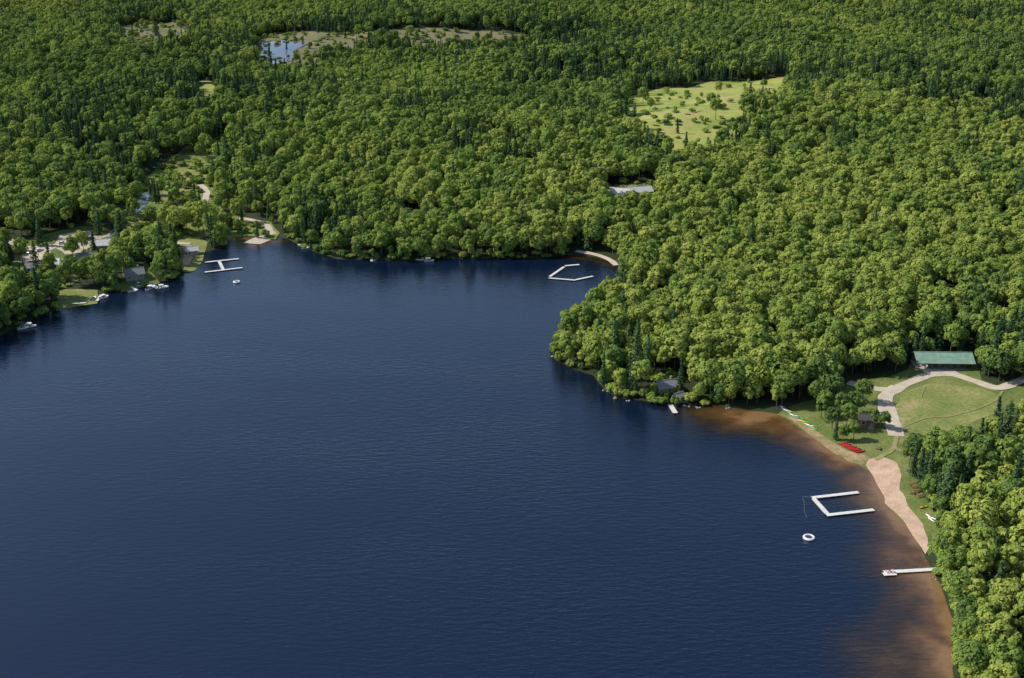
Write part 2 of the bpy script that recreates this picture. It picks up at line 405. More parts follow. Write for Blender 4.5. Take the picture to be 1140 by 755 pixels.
strip('sand_spit', [G(*p) for p in [(641,281),(654,283),(668,286),(680,291),(686,296)]], 3.0, M['gravel'], 0.3)

pm, pnt, pb = newmat('pond_water'); pb.inputs['Roughness'].default_value = 0.05
pn = N(pnt,'ShaderNodeTexNoise'); pn.inputs['Scale'].default_value=.05; pr=ramp(pnt,[(0.4,(0.05,0.07,0.09)),(0.6,(0.32,0.36,0.40))]); pnt.links.new(pn.outputs['Fac'],pr.inputs['Fac']); pnt.links.new(pr.outputs['Color'],pb.inputs['Base Color'])  # pale end of the ramp is sky reflection painted into the base colour
patch('bog_pond', rough(gp([(288,60),(298,48),(314,44),(338,50),(332,58),(318,70),(304,72)]), 9, 14, 4), pm, 0.5, 10)
patch('bog_pond', rough(gp([(190,38),(204,36),(204,41),(194,43)]), 4, 14, 4), pm, 0.5, 10)
patch('marsh_pool', rough(gp([(150,226),(160,214),(168,216),(160,230),(150,240)]), 2, 6, 4), pm, 0.4, 5)

# ------------------------------------------------------------------ tree forms
def unit(v): return v/(np.linalg.norm(v, axis=-1, keepdims=True)+1e-9)
def leaf_quads(C, Nrm, size, r):
    n = len(C); rnd = unit(r.normal(size=(n,3))); U = unit(np.cross(Nrm, rnd)); W = np.cross(Nrm, U)
    a = (size*r.uniform(.7,1.3,n))[:,None]; b = (size*r.uniform(.7,1.3,n))[:,None]
    V = np.stack([C-U*a-W*b*r.uniform(.5,1,(n,1)), C+U*a*r.uniform(.5,1,(n,1))-W*b, C+U*a+W*b*r.uniform(.5,1,(n,1)), C-U*a*r.uniform(.5,1,(n,1))+W*b], 1)
    return V.reshape(-1,3), [(4*i,4*i+1,4*i+2,4*i+3) for i in range(n)]
def set_clump(me, vals):
    a = me.attributes.new('clump','FLOAT','FACE'); full = np.zeros(len(me.polygons), np.float32); full[:len(vals)] = vals
    a.data.foreach_set('value', full)
def broadleaf(name, seed, Ht, R, nl=15, nf=1150, leaf=0.41):
    r = np.random.default_rng(seed); mb = MB()
    cz = Ht*0.60; az = Ht*0.38
    lob = []
    for i in range(nl):
        th = i*2.399+r.uniform(-.6,.6); ph = (i+.5)/nl; zz = 1-1.6*ph
        rr = math.sqrt(max(0, 1-zz*zz))
        k = r.uniform(.50,.84)
        lob.append((np.array([math.cos(th)*rr*R*k, math.sin(th)*rr*R*k, cz+zz*az*k]), R*r.uniform(.28,.50)))
    lob.append((np.array([0,0,cz]), R*.55))
    tot = sum(l[1]**2 for l in lob); VV=[]; NN=[]; CL=[]
    for c, q in lob:
        n = int(nf*q*q/tot); d = unit(r.normal(size=(n,3))+np.array([0,0,.35]))
        rad = q*(1-0.25*r.random(n)**2)
        p = c+d*rad[:,None]*np.array([1,1,.85])
        keep = np.ones(n,bool)
        for c2, q2 in lob:
            if c2 is c: continue
            keep &= np.linalg.norm((p-c2)/np.array([1,1,.85]),axis=1) > q2*0.72
        p = p[keep]; d = d[keep]
        glob = unit((p-np.array([0,0,cz-1]))/np.array([R,R,az]))
        VV.append(p); NN.append(unit(d*.8+glob*.6+r.normal(size=d.shape)*.30)); CL.append(np.clip(r.random()*.6+.4*r.random(len(p)),0,1))
    C = np.concatenate(VV); Nn = np.concatenate(NN)
    v, f = leaf_quads(C, Nn, leaf, r); mb.raw(v, f, 0)
    mb.tube((0,0,-.6),(0,0,cz),0.26,0.12,6,1)
    for c, q in lob[:-1:2]:
        s = Vector((0,0,r.uniform(.35,.55)*Ht)); mb.tube(s, Vector(c), .09, .03, 3, 1)
    me = make_mesh(name, mb.v, mb.f, [M['leaf'], M['bark']], mb.m); set_clump(me, np.concatenate(CL))
    return bpy.data.objects.new(name, me)
def conifer(name, seed, Ht, R, nw=20, base=.12, mat='needle', dens=1.0, pine=False):
    r = np.random.default_rng(seed); mb = MB(); Vs=[]; Ns=[]
    for w in range(nw):
        t = base+(1-base)*(w/(nw-1))**.9
        z = Ht*t; rad = R*((1-t)/(1-base))**(.55 if pine else .85)*r.uniform(.75,1.12)+.12
        nb = 7 if not pine else 6
        for b in range(nb):
            a = 2*math.pi*b/nb+w*1.3+r.uniform(-.3,.3); L = rad*r.uniform(.65,1.1)
            m = max(2, int(L/.5*dens)+1)
            for k in range(m):
                for s in range(2 if k else 1):
                    q = (k+.6)/m*L
                    p = np.array([math.cos(a)*q, math.sin(a)*q, z-(0.28 if not pine else -.1)*q+r.uniform(-.15,.15)])
                    p += r.normal(size=3)*.14
                    Vs.append(p); Ns.append(unit(np.array([math.cos(a)*.55, math.sin(a)*.55, .8])+r.normal(size=3)*.4))
            if w % 4 == 0: mb.tube((0,0,z),(math.cos(a)*L*.8, math.sin(a)*L*.8, z-.25*L), .04,.015,3,1)
    tv, tf = mb.v, mb.f; mb2 = MB()
    v, f = leaf_quads(np.array(Vs), np.array(Ns), .31 if dens > .6 else .17, r); mb2.raw(v, f, 0); mb2.raw(tv, tf, 1)
    mb2.tube((0,0,-.6),(0,0,Ht*.97),.17,.03,5,1)
    me = make_mesh(name, mb2.v, mb2.f, [M[mat], M['bark']], mb2.m); set_clump(me, r.random(len(f)))
    return bpy.data.objects.new(name, me)

forms = []
spec = [(15,4.8,15),(16.5,4.4,14),(14,5.1,18),(17.5,4.8,17),(13,4.1,12),(15.5,5.3,20),(18,4.2,15),(12,3.7,11)]
for i, (h_, r_, nl) in enumerate(spec):
    forms.append(broadleaf('form_%02d_broadleaf' % i, 100+i, h_, r_, nl))
forms.append(conifer('form_08_spruce', 31, 17, 2.6))
forms.append(conifer('form_09_spruce', 32, 14, 2.3))
forms.append(conifer('form_10_pine', 33, 20, 3.3, 16, .3, pine=True))
forms.append(conifer('form_11_fir', 34, 12, 2.1))
forms.append(broadleaf('form_12_shrub', 200, 2.8, 1.9, 9, 300, .28))
forms.append(conifer('form_13_snag', 35, 12, 1.8, 20, .2, mat='twig', dens=.55))
fc = bpy.data.collections.new('tree_forms')
for o in forms: fc.objects.link(o)

# ------------------------------------------------------------------ forest placement
S = 5.45
gx = np.arange(-1250, 1250, S); gy = np.arange(150, 2220, S)
X, Y = np.meshgrid(gx, gy); X[::2] += S/2
x = X.ravel()+rng.uniform(-.42,.42,X.size)*S; y = Y.ravel()+rng.uniform(-.42,.42,X.size)*S
k = np.abs(x) < 0.43*y+50; x = x[k]; y = y[k]
# dense front rank along the shore
fr_ = rough(shore, 0, 2.6, 5, False); fx_ = np.array([p[0] for p in fr_])+rng.uniform(-4,4,len(fr_)); fy_ = np.array([p[1] for p in fr_])+rng.uniform(-4,4,len(fr_))
fd = sdf(fx_, fy_, lake); q_ = (fd > 0.8)&(fd < 3.6)&(seg_dist(fx_, fy_, beachline, False) > 9)&(seg_dist(fx_, fy_, launch, False) > 9)&(seg_dist(fx_, fy_, farb, False) > 6)
x = np.concatenate([x, fx_[q_]]); y = np.concatenate([y, fy_[q_]])
dl = sdf(x, y, lake); k = (dl > 2.6)|((dl > 0.8)&(np.arange(len(x)) >= len(x)-q_.sum())); x = x[k]; y = y[k]; dl = dl[k]
k = np.ones(len(x), bool)
for ci, c in enumerate(clear):
    P = np.array(c); pad = 30
    near = (x > P[:,0].min()-pad)&(x < P[:,0].max()+pad)&(y > P[:,1].min()-pad)&(y < P[:,1].max()+pad)
    d = np.full(len(x), 1e9); d[near] = sdf(x[near], y[near], c)
    lim = 1.5+(11.0*(vnoise(x, y, 14, 6)-.5) if ci in (1,2,3,4,5) else 0)
    kill = d < lim
    if ci == 2: kill &= ~(rng.random(len(x)) < 0.05+0.45*(vnoise(x,y,25,2) > .62))
    if ci in (3,4): kill &= ~(rng.random(len(x)) < 0.03)
    if ci == 1: kill &= ~(rng.random(len(x)) < 0.008)
    if ci == 6: kill &= ~(rng.random(len(x)) < 0.16)
    if ci in (9,11): kill &= ~(rng.random(len(x)) < 0.12)
    k &= ~kill
for L, w in roads:
    P = np.array(L)
    near = (x > P[:,0].min()-12)&(x < P[:,0].max()+12)&(y > P[:,1].min()-12)&(y < P[:,1].max()+12)
    d = np.full(len(x), 1e9); d[near] = seg_dist(x[near], y[near], L[::3]+[L[-1]], False)
    k &= d > w/2+2.6
k &= ~((vnoise(x, y, 16, 12) > .83) & (rng.random(len(x)) < .7) & (dl > 8))
x = x[k]; y = y[k]; dl = dl[k]; n = len(x)
patchy = fbm(x, y, 130, 21); fine = vnoise(x, y, 28, 22)
wet = np.zeros(n)
for c in (marsh, bog1, bog2, meadow, bog3):
    wet = np.maximum(wet, 1-ss(np.abs(sdf(x, y, c))/75))
stand = lambda u, v, r: 1-ss(np.hypot(x-GT(u,v)[0], (y-GT(u,v)[1])*.8)/r)
extra = np.maximum.reduce([stand(650,62,160), stand(240,60,110), stand(470,130,60), stand(540,165,60), stand(710,420,22), stand(60,320,40), stand(1030,540,18), stand(760,390,20), stand(1010,30,150), stand(120,170,60), stand(430,190,40)])
pc = 0.06+0.26*wet+0.42*extra+0.45*ss((patchy-.57)*7)+0.25*(fine > .80)
pc = np.where((x > 60)&(y < 800), pc*.55, pc)
con = rng.random(n) < pc
idx = rng.integers(0, 8, n)
idx = np.where(con, rng.choice([8,8,9,10,11], n), idx)
gs = stand(718,434,14); idx = np.where((gs > .3) & (rng.random(n) < .5), 8, idx)
idx = np.where(((gs > .4) & (rng.random(n) < .16)) | (rng.random(n) < .002), 13, idx)
sc = rng.uniform(.60, 1.12, n)*(0.84+0.30*vnoise(x, y, 70, 31))
sc *= np.where(dl < 8, .88, 1)*np.where(dl < 3.6, .85, 1)
sxy = sc*rng.uniform(.86,1.10,n)
tint = 0.20+0.62*(fbm(x, y, 170, 41)-.45)+rng.normal(0, .11, n)+0.28*(vnoise(x,y,35,43)-.5)
tint += 0.10*ss((x-40)/120)*(y < 1000) - 0.05*(x < -150)*(y < 1200)
tint = np.clip(tint, -.12, .55)
z = height(x, y)-.15
sh = rough(shore, 0, 1.7, 5, False)[:]
sx = np.array([p[0] for p in sh]); sy = np.array([p[1] for p in sh])
sx = sx+rng.uniform(-4,4,len(sx)); sy = sy+rng.uniform(-4,4,len(sy))
ds = sdf(sx, sy, lake)
ok = (ds > .2)&(ds < 4.5)&(seg_dist(sx, sy, beachline, False) > 8)&(sdf(sx, sy, campA) > 2)&(sdf(sx, sy, shoreL) > 0)&(sdf(sx, sy, cab2) > 0)&(seg_dist(sx, sy, launch, False) > 7)&(seg_dist(sx, sy, farb, False) > 4)
sx, sy = sx[ok], sy[ok]
mx_, my_ = [], []
for c, num in ((marsh, 420), (meadow, 110), (bog1, 160), (bog2, 420), (lot, 60), (farhouse, 40), (cab1, 14)):
    P = np.array(c); a = rng.uniform(P[:,0].min(), P[:,0].max(), num*2); b = rng.uniform(P[:,1].min(), P[:,1].max(), num*2)
    q = (sdf(a, b, c) < 0)&(vnoise(a, b, 22, 3) > .42); mx_.append(a[q]); my_.append(b[q])
e1 = smooth_line([G(*p) for p in [(1030,532),(1034,552),(1044,572),(1048,600),(1042,614),(1050,640),(1062,665),(1070,690),(1068,722),(1074,757),(1084,790)]], 12)
for p in e1:
    for _ in range(3): mx_.append(np.array([p[0]+rng.uniform(0,4)])); my_.append(np.array([p[1]+rng.uniform(-2,2)]))
ux = np.concatenate([sx]+mx_); uy = np.concatenate([sy]+my_)
kk = sdf(ux, uy, lake) > .2
for L, w in roads: kk &= seg_dist(ux, uy, L[::3]+[L[-1]], False) > w/2+1
ux, uy = ux[kk], uy[kk]; m_ = len(ux)
x = np.concatenate([x, ux]); y = np.concatenate([y, uy]); z = np.concatenate([z, height(ux, uy)-.1])
idx = np.concatenate([idx, np.full(m_, 12)]); sc = np.concatenate([sc, rng.uniform(.6,1.5,m_)]); sxy = np.concatenate([sxy, rng.uniform(.7,1.6,m_)])
tint = np.concatenate([tint, rng.uniform(.0,.45,m_)])
n = len(x); print('TREES', n)
me = bpy.data.meshes.new('forest'); me.vertices.add(n)
me.vertices.foreach_set('co', np.stack([x,y,z],1).astype(np.float32).ravel())
a = me.attributes.new('idx','INT','POINT'); a.data.foreach_set('value', idx.astype(np.int32))
a = me.attributes.new('tint','FLOAT','POINT'); a.data.foreach_set('value', tint.astype(np.float32))
a = me.attributes.new('scl','FLOAT_VECTOR','POINT'); a.data.foreach_set('vector', np.stack([sxy,sxy,sc],1).astype(np.float32).ravel())
a = me.attributes.new('rot','FLOAT_VECTOR','POINT'); a.data.foreach_set('vector', np.stack([rng.normal(0,.04,n),rng.normal(0,.04,n),rng.uniform(0,6.283,n)],1).astype(np.float32).ravel())
fo = add_obj('forest', me)
ng = bpy.data.node_groups.new('forest_scatter','GeometryNodeTree')
ng.interface.new_socket('Geometry', in_out='INPUT', socket_type='NodeSocketGeometry')
ng.interface.new_socket('Geometry', in_out='OUTPUT', socket_type='NodeSocketGeometry')
gi = ng.nodes.new('NodeGroupInput'); go = ng.nodes.new('NodeGroupOutput'); iop = ng.nodes.new('GeometryNodeInstanceOnPoints')
ci = ng.nodes.new('GeometryNodeCollectionInfo'); ci.inputs['Collection'].default_value = fc
ci.inputs['Separate Children'].default_value = True; ci.inputs['Reset Children'].default_value = True
def na(nm, t):
    q = ng.nodes.new('GeometryNodeInputNamedAttribute'); q.data_type = t; q.inputs['Name'].default_value = nm
    return [s for s in q.outputs if s.enabled and s.name == 'Attribute'][0]
ng.links.new(gi.outputs[0], iop.inputs['Points']); ng.links.new(ci.outputs[0], iop.inputs['Instance'])
iop.inputs['Pick Instance'].default_value = True
ng.links.new(na('idx','INT'), iop.inputs['Instance Index'])
ng.links.new(na('rot','FLOAT_VECTOR'), iop.inputs['Rotation'])
ng.links.new(na('scl','FLOAT_VECTOR'), iop.inputs['Scale'])
ng.links.new(iop.outputs[0], go.inputs[0])
md = fo.modifiers.new('scatter','NODES'); md.node_group = ng

def tree(name, u, v, form, s=1.0):
    X_, Y_ = GT(u, v)
    o = add_obj(name, forms[form].data, None, (X_, Y_, H1(X_, Y_)-.1), random.uniform(0, 6.28)); o.scale = (s*random.uniform(.9,1.1), s*random.uniform(.9,1.1), s)
for u, v, f, s in [(908,450,2,.72),(918,458,4,.75),(928,446,5,.75),(936,466,1,.72),(942,478,3,.66),(926,478,0,.62),(952,462,2,.7),
                   (950,490,4,.62),(938,492,7,.6),(914,466,7,.75),(972,474,7,.62),(984,478,4,.6),(960,448,5,.68),(902,434,3,.75),(920,434,6,.8),(892,440,6,.75),
                   (1012,520,3,.7),(1018,512,0,.7),(1100,420,5,.9),(1112,424,2,.95),(1126,420,0,.9),(1138,422,3,1),(1094,412,4,.85),(1132,408,1,1),
                   (1050,600,7,.8),(1054,622,4,.85),(1060,646,0,.75),(1068,672,2,.8),(1076,700,4,.85),(1074,726,0,.8),(1082,757,5,.8),(1046,580,4,.75),(1034,556,7,.8)]:
    tree('maple_tree', u, v, f, s)
for u, v, f, s in [(930,490,8,.55),(1016,530,8,.75),(1024,536,9,.9),(1028,545,8,.8),(966,414,9,.8),(1006,404,8,.7),(757,440,8,.9),(700,436,8,.9)]:
    tree('spruce_tree', u, v, f, s)

# ------------------------------------------------------------------ buildings
def gable_house(name, u, v, rz, Lx, Wy, wh, rh, wall, roof, over=.5, chimney=True, at=None):
    X_, Y_ = at if at else GT(u, v); z0 = H1(X_, Y_)+.15
    e = empty(name, (X_, Y_, z0), rz)
    mb = MB(); x_, y_ = Lx/2, Wy/2
    mb.raw([(-x_,-y_,-.9),(x_,-y_,-.9),(x_,y_,-.9),(-x_,y_,-.9),(-x_,-y_,wh),(x_,-y_,wh),(x_,y_,wh),(-x_,y_,wh),(-x_,0,wh+rh),(x_,0,wh+rh)],
           [(0,1,5,4),(2,3,7,6),(1,2,6,9,5),(3,0,4,8,7)])
    mb.obj('walls', [M[wall]], e)
    rb = MB(); t = .16; sl = rh/y_
    for s in (-1, 1):
        yo = s*(y_+over); zo = wh-over*sl
        vs = [(-x_-over, yo, zo+.02), (x_+over, yo, zo+.02), (x_+over, 0, wh+rh+.02), (-x_-over, 0, wh+rh+.02)]
        vs += [(a, b, c+t) for a, b, c in vs]
        rb.raw(vs, [(0,1,2,3)[::s],(7,6,5,4)[::s],(0,4,5,1)[::s],(1,5,6,2)[::s],(3,2,6,7)[::s],(3,7,4,0)[::s]])
        k_ = int(Lx/.9)
        for i in range(k_+1):
            xx = -x_+i*Lx/k_
            rb.raw([(xx-.03,yo,zo+.02+t),(xx+.03,yo,zo+.02+t),(xx+.03,0,wh+rh+.02+t),(xx-.03,0,wh+rh+.02+t),(xx-.03,yo,zo+.07+t),(xx+.03,yo,zo+.07+t),(xx+.03,0,wh+rh+.07+t),(xx-.03,0,wh+rh+.07+t)],
                   [(4,5,6,7),(0,4,7,3),(1,2,6,5),(0,1,5,4)])
    rb.box((0,0,wh+rh+t+.1),(Lx+2*over,.3,.1))
    rb.obj('roof', [M[roof]], e)
    wb = MB(); nwin = max(2, int(Lx/2.6))
    for s in (-1, 1):
        for i in range(nwin):
            xx = -x_+(i+.5)*Lx/nwin
            if s == -1 and i == nwin//2: continue
            wb.box((xx, s*(y_+.02), wh*.58), (1.25,.06,1.25), m=1); wb.box((xx, s*(y_+.05), wh*.58), (1.05,.05,1.05), m=0)
        wb.box((s*(x_+.02),0,wh*.58),(.06,1.25,1.25),m=1); wb.box((s*(x_+.05),0,wh*.58),(.05,1.05,1.05),m=0)
    wb.obj('windows', [M['glass'], M['white']], e)
    db = MB(); xx = -x_+(nwin//2+.5)*Lx/nwin
    db.box((xx,-y_-.03,1.05),(1.0,.08,2.1)); db.box((xx,-y_-.9,.06),(2.2,1.6,.14))
    db.obj('door_and_step', [M['greywood']], e)
    if chimney:
        cb = MB(); cb.box((x_*.5, y_*.35, wh+rh+.1),(.7,.7,1.8)); cb.box((x_*.5, y_*.35, wh+rh+1.05),(.85,.85,.12)); cb.obj('chimney', [M['rock']], e)
    return e

def pavilion(u, v, rz, Lx, Wy):
    X_, Y_ = GT(u, v); z0 = H1(X_, Y_); e = empty('picnic_pavilion', (X_, Y_, z0+.1), rz)
    b = MB(); b.box((0,0,.0),(Lx+.6,Wy+.6,.5)); b.obj('slab', [M['concrete']], e)
    b = MB(); nb = 8
    for i in range(nb+1):
        for s in (-1,1):
            xx = -Lx/2+.2+i*(Lx-.4)/nb; b.box((xx, s*(Wy/2-.2), 1.75),(.25,.25,3.0)); b.box((xx, s*(Wy/2-.2), .32),(.5,.5,.14))
        b.tube((xx,-Wy/2,3.3),(xx,0,5.1),.09,.09,4); b.tube((xx,Wy/2,3.3),(xx,0,5.1),.09,.09,4); b.box((xx,0,3.28),(.14,Wy-.7,.2))
    for s in (-1,1): b.box((0,s*(Wy/2-.2),3.36),(Lx,.22,.2))
    b.obj('posts_and_trusses', [M['wood']], e)
    b = MB(); b.box((0,Wy/2-.6,1.5),(Lx-.8,.12,2.5)); b.box((Lx/2-2.5,1,1.5),(4,4,2.5)); b.obj('back_wall', [M['wood']], e)
    b = MB(); o = .9; y_ = Wy/2; t = .14; wh = 3.45; rh = 2.3; sl = rh/y_; x_ = Lx/2
    for s in (-1,1):
        yo = s*(y_+o); zo = wh-o*sl
        vs = [(-x_-o,yo,zo),(x_+o,yo,zo),(x_+o,0,wh+rh),(-x_-o,0,wh+rh)]; vs += [(p,q,r+t) for p,q,r in vs]
        b.raw(vs, [(0,1,2,3)[::s],(7,6,5,4)[::s],(0,4,5,1)[::s],(1,5,6,2)[::s],(3,2,6,7)[::s],(3,7,4,0)[::s]])
        for i in range(41):
            xx = -x_-o+.1+i*(Lx+2*o-.2)/40
            b.raw([(xx-.04,yo,zo+t),(xx+.04,yo,zo+t),(xx+.04,0,wh+rh+t),(xx-.04,0,wh+rh+t),(xx-.04,yo,zo+t+.07),(xx+.04,yo,zo+t+.07),(xx+.04,0,wh+rh+t+.07),(xx-.04,0,wh+rh+t+.07)],[(4,5,6,7),(0,4,7,3),(1,2,6,5)])
    b.box((0,0,wh+rh+t+.1),(Lx+2*o,.4,.1))
    b.obj('roof', [M['greenroof']], e)
    b = MB()
    for i in range(5):
        xx = -Lx/2+3+i*3.6; b.box((xx,-.5,1.0),(.8,2.0,.06)); b.box((xx-.7,-.5,.7),(.3,2,.05)); b.box((xx+.7,-.5,.7),(.3,2,.05)); b.box((xx,-1.2,.62),(1.5,.08,.7)); b.box((xx,.2,.62),(1.5,.08,.7))
    b.obj('tables', [M['greywood']], e)
pavilion(1048, 407, math.radians(-2), 22.0, 10.0)
gable_house('beach_cabin', 966, 473, math.radians(-20), 6, 5, 2.5, 1.5, 'wood', 'darkroof', chimney=False)
gable_house('shore_cottage', 742, 436, math.radians(15), 8, 6, 2.8, 2.0, 'greywood', 'greyroof')
gable_house('garden_shed', 756, 446, math.radians(35), 3.4, 3, 2.2, 1.0, 'greywood', 'greyroof', chimney=False)
gable_house('lodge', 690, 220, math.radians(-14), 15, 9, 3.2, 2.6, 'white', 'paleroof')
gable_house('lodge', 712, 218, math.radians(18), 14, 8, 3.2, 2.4, 'tan', 'paleroof')
gable_house('storage_barn', 700, 227, math.radians(80), 8, 6, 2.8, 2, 'tan', 'greyroof')
gable_house('lake_house', 118, 277, math.radians(10), 12, 8, 3, 2.2, 'tan', 'paleroof')
gable_house('lake_house', 70, 299, math.radians(-15), 11, 7, 3, 2, 'white', 'paleroof')
gable_house('lake_house', 98, 292, math.radians(25), 10, 7, 3, 2.2, 'greywood', 'greyroof')
gable_house('lake_house', 150, 310, math.radians(25), 9, 7, 3, 2.2, 'greywood', 'greyroof')
gable_house('garage', 38, 302, math.radians(5), 7, 6, 2.6, 1.6, 'tan', 'greyroof', chimney=False)
gable_house('boathouse', 214, 283, math.radians(20), 6, 5, 2.5, 1.6, 'tan', 'paleroof', chimney=False)

# ------------------------------------------------------------------ docks
def dock(name, lines, w=1.8, z=.42, seg=3.0, posts=True):
    c = np.mean([p for l in lines for p in l], axis=0); e = empty(name, (c[0], c[1], 0))
    d = MB(); fr = MB(); fl = MB()
    for li, (p, q) in enumerate(lines):
        p = np.array(p)-c; q = np.array(q)-c; v = q-p; L = np.linalg.norm(v); t = v/L; nrm = np.array([-t[1], t[0]]); rz = math.atan2(t[1], t[0])
        n_ = max(1, int(round(L/seg)))
        for i in range(n_):
            m = p+v*(i+.5)/n_; zz = z+li*.004
            pl = 6
            for j in range(pl):
                mm = p+v*(i+(j+.5)/pl*.98+.01)/n_
                d.box((mm[0],mm[1],zz),(L/n_/pl*.93,w-.06,.07),rz)
            for s in (-1,1):
                a = m+nrm*s*(w/2-.02); fr.box((a[0],a[1],zz-.1),(L/n_*.985,.08,.2),rz)
                b = m+nrm*s*(w/2-.35); fl.box((b[0],b[1],z-.32),(L/n_*.8,.5,.4),rz)
            if posts and i % 2 == 0:
                a = p+v*i/n_+nrm*(w/2+.08); fr.tube((a[0],a[1],-1),(a[0],a[1],z+.55),.05,.05,6)
    d.obj('deck', [M['dock']], e); fr.obj('frame', [M['dockedge']], e); fl.obj('floats', [M['black']], e)
    return e
g = lambda u, v: G(u, v, .4)
dock('swim_dock', [(g(904,554),g(956,548)),(g(906,555),g(921,572)),(g(920,573.5),g(973,567.5))], 1.6)
dock('fishing_dock', [(g(984,637),g(1046,633.5)),(g(983,639.4),g(998,638.6))], 1.7)
dock('swim_dock', [(g(228,292),g(266,288)),(g(228,303),g(270,298)),(g(244,291),g(249,301))], 1.6)
dock('swim_dock', [(g(629,296),g(645,294.5)),(g(612,308),g(628,297)),(g(611,309.5),g(641,312)),(g(641,311.5),g(660,307.5))], 1.5)
dock('boat_dock', [(g(752,460),g(746,450))], 2.0)
dock('boat_dock', [(g(463,289),g(480,289.5)),(g(470,284),g(471,288))], 1.6)
dock('boat_dock', [(g(146,319),g(152,323))], 1.5)
dock('boat_dock', [(g(160,313),g(176,321)),(g(176,321),g(186,318))], 2.2)
dock('boat_dock', [(g(112,329),g(108,335))], 1.5)
dock('boat_dock', [(g(80,338),g(96,337))], 1.5)
dock('boat_dock', [(g(22,362),g(36,361))], 1.6)
dock('boat_dock', [(g(332,272),g(342,275))], 1.6)
dock('boat_dock', [(g(413,285),g(414,291))], 1.4)

def raft(name, u, v, R):
    X_, Y_ = G(u, v); e = empty(name, (X_, Y_, 0))
    b = MB(); b.torus((0,0,.35),R,.42,28,10); b.obj('inflated_ring', [M['white']], e, smooth=True)
    b = MB(); n_=24; b.raw([(0,0,.52)]+[((R-.5)*math.cos(2*math.pi*i/n_),(R-.5)*math.sin(2*math.pi*i/n_),.55) for i in range(n_)],[(0,i+1,(i+1)%n_+1) for i in range(n_)]); b.obj('jump_bed', [M['navy']], e)
    b = MB()
    for i in range(n_):
        a = 2*math.pi*i/n_; b.tube(((R-.55)*math.cos(a),(R-.55)*math.sin(a),.55),((R-.15)*math.cos(a),(R-.15)*math.sin(a),.72),.03,.03,4)
    b.obj('springs', [M['silver']], e)
raft('water_trampoline', 900.5, 599.5, 1.5)
raft('water_trampoline', 263.5, 314.5, 1.4)
def floatline(p, q, n_=14):
    p = np.array(p); q = np.array(q); e = empty('float_line', (p[0],p[1],0)); b = MB(); r_ = MB()
    for i in range(n_):
        a = (q-p)*i/(n_-1)+np.array([math.sin(i*.5)*.25, 0]); a2 = (q-p)*(i+1)/(n_-1)+np.array([math.sin((i+1)*.5)*.25,0])
        b.tube((a[0],a[1]-.13,.03),(a[0],a[1]+.13,.03),.08,.08,6)
        if i < n_-1: r_.tube((a[0],a[1],.03),(a2[0],a2[1],.03),.02,.02,3)
    b.obj('floats', [M['silver']], e); r_.obj('rope', [M['silver']], e)
floatline(G(893,553), G(898,576)) 
floatline(G(893,553), G(904,554), 7)
floatline(G(1008,592), G(1022,590), 8)

# ------------------------------------------------------------------ boats, cars, small things
def hull(L, W, Hh, mat, mat2, kayak=True, n_=14):
    vs = []; fs = []; k = 7
    for i in range(n_):
        t = i/(n_-1)
        if kayak: w = W/2*max(.03, math.sin(math.pi*t))**.65
        else: w = W/2*(1 if t < .55 else max(.03, math.cos((t-.55)/.45*math.pi/2))**.7)
        rise = .22*Hh*(2*t-1)**4 if kayak else .35*Hh*max(0,t-.5)**2*4
        x_ = (t-.5)*L
        for j in range(k):
            a = math.pi*j/(k-1); yy = -w*math.cos(a); zz = Hh*(1-math.sin(a)**.8)+rise
            vs.append((x_, yy, zz))
    for i in range(n_-1):
        for j in range(k-1): fs.append((i*k+j,(i+1)*k+j,(i+1)*k+j+1,i*k+j+1))
    return vs, fs, k, n_
def kayak(name, u, v, rz, mat, L=3.6, flip=False):
    X_, Y_ = G(u, v, .8); z0 = max(0, H1(X_, Y_))+.14; e = empty(name, (X_, Y_, z0), rz)
    vs, fs, k, n_ = hull(L, .85 if not flip else .95, .32, None, None)
    if not flip:
        o = len(vs)
        for i in range(n_):
            a = vs[i*k]; b = vs[i*k+k-1]; vs.append(((a[0]+b[0])/2, 0, a[2]+.09))
        for i in range(n_-1):
            fs.append((i*k, o+i, o+i+1, (i+1)*k)); fs.append((o+i, i*k+k-1, (i+1)*k+k-1, o+i+1))
    b = MB(); b.raw(vs, fs)
    ob = b.obj('hull', [mat], e, smooth=True)
    if flip:
        ob.rotation_euler = (math.pi,0,0); ob.location = (0,0,.45)
        b = MB(); b.tube((-L*.45,0,.47),(L*.45,0,.47),.03,.03,4); b.obj('keel', [M['silver']], e)
    else:
        b = MB(); b.torus((0,0,0),.28,.03,14,5); c = b.obj('cockpit_rim', [M['black']], e, loc=(0,0,.42)); c.scale=(1.5,.8,1)
        b = MB(); b.box((0,0,.415),(.7,.36,.02)); b.obj('cockpit', [M['black']], e)
cols = ['blue','white','yellow','lime','white','blue','lime','yellow','lime','yellow','white','lime']
for i in range(12):
    kayak('kayak', 872+i*3.0, 454+i*1.9+(i%2)*.9+random.uniform(-.4,.4), math.radians(-40+random.uniform(-14,14)), M[cols[i]], 3.7+random.uniform(-.4,.5))
for i in range(7):
    kayak('canoe', 938+i*3.1+random.uniform(-.6,.6), 494+i*1.6, math.radians(8+random.uniform(-12,12)), M['red'], 4.4, flip=True)
for u, v in [(1036,577),(1038.5,581)]:
    kayak('sailboard_hull', u, v, math.radians(-60), M['white'], 4.2)
kayak('kayak', 1028, 566, math.radians(20), M['yellow'])

